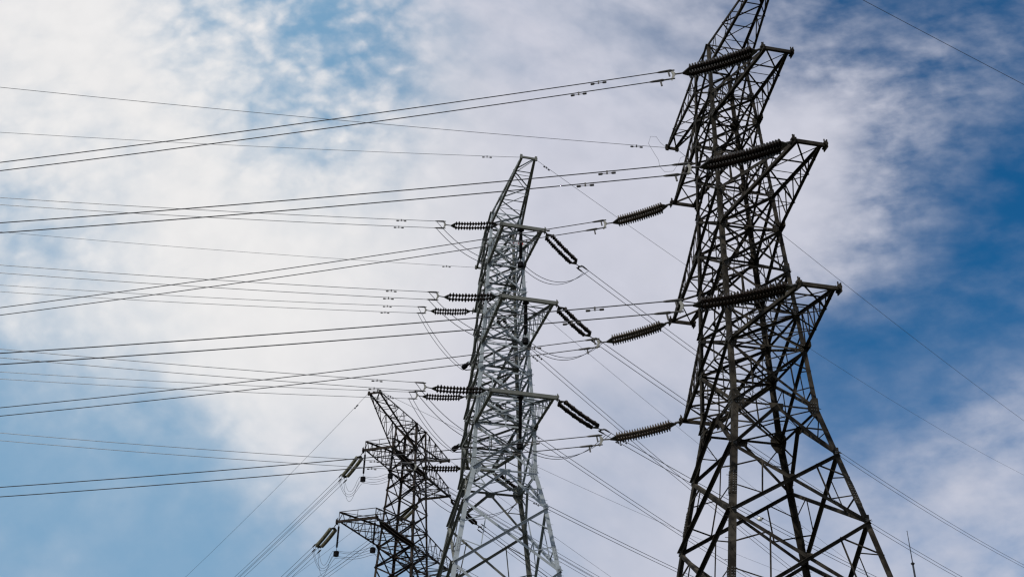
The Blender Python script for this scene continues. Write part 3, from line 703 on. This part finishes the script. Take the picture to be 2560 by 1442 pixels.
# ------------------------------------------------------------------ sky
def build_world():
    wd = bpy.data.worlds.new('World'); SCN.world = wd; wd.use_nodes = True
    nt = wd.node_tree; N = nt.nodes; Lk = nt.links.new
    N.clear()
    def node(t, **kw):
        n = N.new(t)
        for k, v in kw.items(): setattr(n, k, v)
        return n
    def put(sock, v):
        if isinstance(v, bpy.types.NodeSocket): Lk(v, sock)
        else: sock.default_value = v
    def m(op, *a):
        n = node('ShaderNodeMath', operation=op)
        for i, v in enumerate(a): put(n.inputs[i], v)
        return n.outputs[0]
    def vm(op, *a, out=0):
        n = node('ShaderNodeVectorMath', operation=op)
        for i, v in enumerate(a): put(n.inputs[i], v)
        return n.outputs[out]
    def noise(vec, scale, detail, rough, dist=0.0, out='Fac'):
        n = node('ShaderNodeTexNoise'); put(n.inputs['Vector'], vec)
        n.inputs['Scale'].default_value = scale; n.inputs['Detail'].default_value = detail
        n.inputs['Roughness'].default_value = rough; n.inputs['Distortion'].default_value = dist
        return n.outputs[out]
    def sm(x, lo, hi, a=0.0, b=1.0):
        n = node('ShaderNodeMapRange', interpolation_type='SMOOTHSTEP')
        put(n.inputs[0], x); n.inputs[1].default_value = lo; n.inputs[2].default_value = hi
        n.inputs[3].default_value = a; n.inputs[4].default_value = b
        return n.outputs[0]
    def mix(f, a, b):
        n = node('ShaderNodeMix', data_type='RGBA'); put(n.inputs[0], f); put(n.inputs[6], a); put(n.inputs[7], b)
        return n.outputs[2]
    dirv = node('ShaderNodeTexCoord').outputs['Generated']
    nrm = vm('NORMALIZE', dirv)
    sx = node('ShaderNodeSeparateXYZ'); Lk(nrm, sx.inputs[0])
    zz = m('MAXIMUM', sx.outputs[2], 0.02)
    # point where the view direction meets the cloud sheet
    zc = m('ADD', zz, 0.12)
    cx_ = m('DIVIDE', sx.outputs[0], zc); cy_ = m('DIVIDE', sx.outputs[1], zc)
    cb = node('ShaderNodeCombineXYZ'); Lk(cx_, cb.inputs[0]); Lk(cy_, cb.inputs[1])
    sheet = cb.outputs[0]
    # the same direction on an upright plane to the north, for wisps that slant
    yy = m('MAXIMUM', sx.outputs[1], 0.08)
    gx = m('DIVIDE', sx.outputs[0], yy); gz = m('DIVIDE', sx.outputs[2], yy)
    gcb = node('ShaderNodeCombineXYZ'); Lk(gx, gcb.inputs[0]); Lk(gz, gcb.inputs[1])
    def slant(deg, sxx, syy):
        mp = node('ShaderNodeMapping', vector_type='TEXTURE'); Lk(gcb.outputs[0], mp.inputs[0])
        mp.inputs['Rotation'].default_value = (0, 0, math.radians(deg)); mp.inputs['Scale'].default_value = (sxx, syy, 1.0)
        return mp.outputs[0]
    # warp the direction a little so cloud edges are ragged
    wn = noise(sheet, 5.0, 5, .6, 0, 'Color')
    wv = vm('SCALE', vm('SUBTRACT', wn, (.5, .5, .5))); wv.node.inputs[3].default_value = WARP
    wdir = vm('NORMALIZE', vm('ADD', nrm, wv))
    sw = None; sc = None
    K = 1 / math.radians(SIG)**2
    for az, el, c in SKY:
        a, e = math.radians(az), math.radians(el)
        d = (math.sin(a)*math.cos(e)*K, math.cos(a)*math.cos(e)*K, math.sin(e)*K)
        w_ = m('EXPONENT', m('SUBTRACT', vm('DOT_PRODUCT', wdir, d, out=1), K))
        sw = w_ if sw is None else m('ADD', sw, w_)
        sc = m('MULTIPLY', w_, c) if sc is None else m('MULTIPLY_ADD', w_, c, sc)
    # far from all control points fall back to broken cloud
    cov = m('DIVIDE', m('ADD', sc, 1.2e-3), m('ADD', sw, 2e-3))
    side = sm(gx, .12, .42)                                    # 0 west, 1 east
    n1w = noise(slant(-42, 2.1, 1.0), 10.0, 7, .56, .1)
    n1e = noise(slant(14, 1.7, 1.0), 24.0, 7, .56, .1)
    nm = node('ShaderNodeMix', data_type='FLOAT'); put(nm.inputs[0], side); put(nm.inputs[2], n1w); put(nm.inputs[3], n1e)
    n1 = nm.outputs[0]
    n2n = noise(gcb.outputs[0], 24.0, 6, .56, 0)
    wob = vm('SCALE', vm('SUBTRACT', noise(gcb.outputs[0], 18.0, 4, .55, 0, 'Color'), (.5, .5, .5))); wob.node.inputs[3].default_value = .045
    vo = node('ShaderNodeTexVoronoi', feature='SMOOTH_F1'); put(vo.inputs['Vector'], vm('ADD', gcb.outputs[0], wob))
    vo.inputs['Scale'].default_value = 30.0; vo.inputs['Smoothness'].default_value = .6; vo.inputs['Detail'].default_value = 1.5
    n2 = m('ADD', m('MULTIPLY', n2n, .6), m('MULTIPLY', m('SUBTRACT', .95, vo.outputs['Distance']), .42))   # rounded puffs
    n3 = noise(gcb.outputs[0], 6.5, 5, .55, 0)
    amp = m('MAXIMUM', m('SUBTRACT', 1.0, m('MULTIPLY', m('ABSOLUTE', m('SUBTRACT', cov, .52)), 1.75)), m('ADD', sm(gx, -.02, -.3, 0, .2), sm(gx, .0, .36, .1, .42)))
    puff = m('MULTIPLY', m('MULTIPLY', m("SUBTRACT", n2, .46), sm(gx, -.02, -.2, .35, 1.25)), sm(gz, .5, .82, .3, 1.0))
    det = m('ADD', m('MULTIPLY', m('SUBTRACT', n1, .5), sm(gz, .35, .75, N1A*.7, N1A)), m('ADD', m('MULTIPLY', puff, N2A), m('MULTIPLY', m('SUBTRACT', n3, .5), sm(gx, .1, .4, N3A, .1))))
    cv = m('ADD', cov, m('MULTIPLY', det, amp))
    mask = sm(cv, MK_LO, MK_HI)
    # sky
    st = node('ShaderNodeTexSky', sky_type='NISHITA', sun_disc=False)
    st.sun_elevation = SUN_EL; st.sun_rotation = SUN_ROT
    st.air_density = 1.0; st.dust_density = .6; st.ozone_density = 3.0; st.altitude = 0
    sky = st.outputs[0]
    hs = node('ShaderNodeHueSaturation'); Lk(sky, hs.inputs['Color']); hs.inputs['Saturation'].default_value = SKY_SAT
    hs.inputs['Value'].default_value = SKY_VAL; hs.inputs['Hue'].default_value = SKY_HUE
    sky = mix(sm(gx, .34, -.3), hs.outputs[0], HAZE_COL)      # hazier, paler air to the west
    # cloud brightness: brightest towards the left, lavender grey elsewhere
    bd = vm('DOT_PRODUCT', nrm, BRIGHT_DIR, out=1)
    br = sm(bd, BR_LO, BR_HI)
    ccol = mix(br, CLOUD_DIM, CLOUD_BRI)
    tex = m('ADD', 1.0, m('MULTIPLY', m('SUBTRACT', m('ADD', m('MULTIPLY', n2, .6), m('MULTIPLY', n3, .4)), .5), TEXA))
    ccol = vm('SCALE', ccol); Lk(tex, ccol.node.inputs[3])
    col = mix(mask, sky, ccol)
    bg = node('ShaderNodeBackground'); Lk(col, bg.inputs[0]); bg.inputs[1].default_value = SKY_STR
    ow = node('ShaderNodeOutputWorld'); Lk(bg.outputs[0], ow.inputs[0])
    wd.cycles.sampling_method = 'MANUAL'; wd.cycles.sample_map_resolution = 512
build_world()

# ------------------------------------------------------------------ sun
sl_ = bpy.data.lights.new('sun', 'SUN'); sl_.energy = SUN_E; sl_.angle = math.radians(.53); sl_.color = (1, .95, .87)
so = bpy.data.objects.new('sun', sl_); COL.objects.link(so)
sd = Vector((math.sin(SUN_ROT)*math.cos(SUN_EL), math.cos(SUN_ROT)*math.cos(SUN_EL), math.sin(SUN_EL)))
so.rotation_euler = sd.to_track_quat('Z', 'Y').to_euler(); so.location = sd*200

# ------------------------------------------------------------------ camera
cam = bpy.data.cameras.new('camera'); co = bpy.data.objects.new('camera', cam); COL.objects.link(co)
cam.sensor_width = 36; cam.lens = 2788.87/2560*36; cam.clip_end = 8000; cam.clip_start = .1
pit, rol = .543935, .016037
fw = Vector((0, math.cos(pit), math.sin(pit))); uh = Vector((0, -math.sin(pit), math.cos(pit))); rh = Vector((1, 0, 0))
right = rh*math.cos(rol) + uh*math.sin(rol); upv = -rh*math.sin(rol) + uh*math.cos(rol)
mw = Matrix((right, upv, -fw)).transposed().to_4x4(); mw.translation = Vector((0, 0, 1.6))
co.matrix_world = mw
SCN.camera = co
SCN.view_settings.view_transform = 'Standard'; SCN.view_settings.look = 'None'
SCN.view_settings.exposure = 0; SCN.view_settings.gamma = 1
SCN.cycles.max_bounces = 5; SCN.cycles.filter_width = 1.3
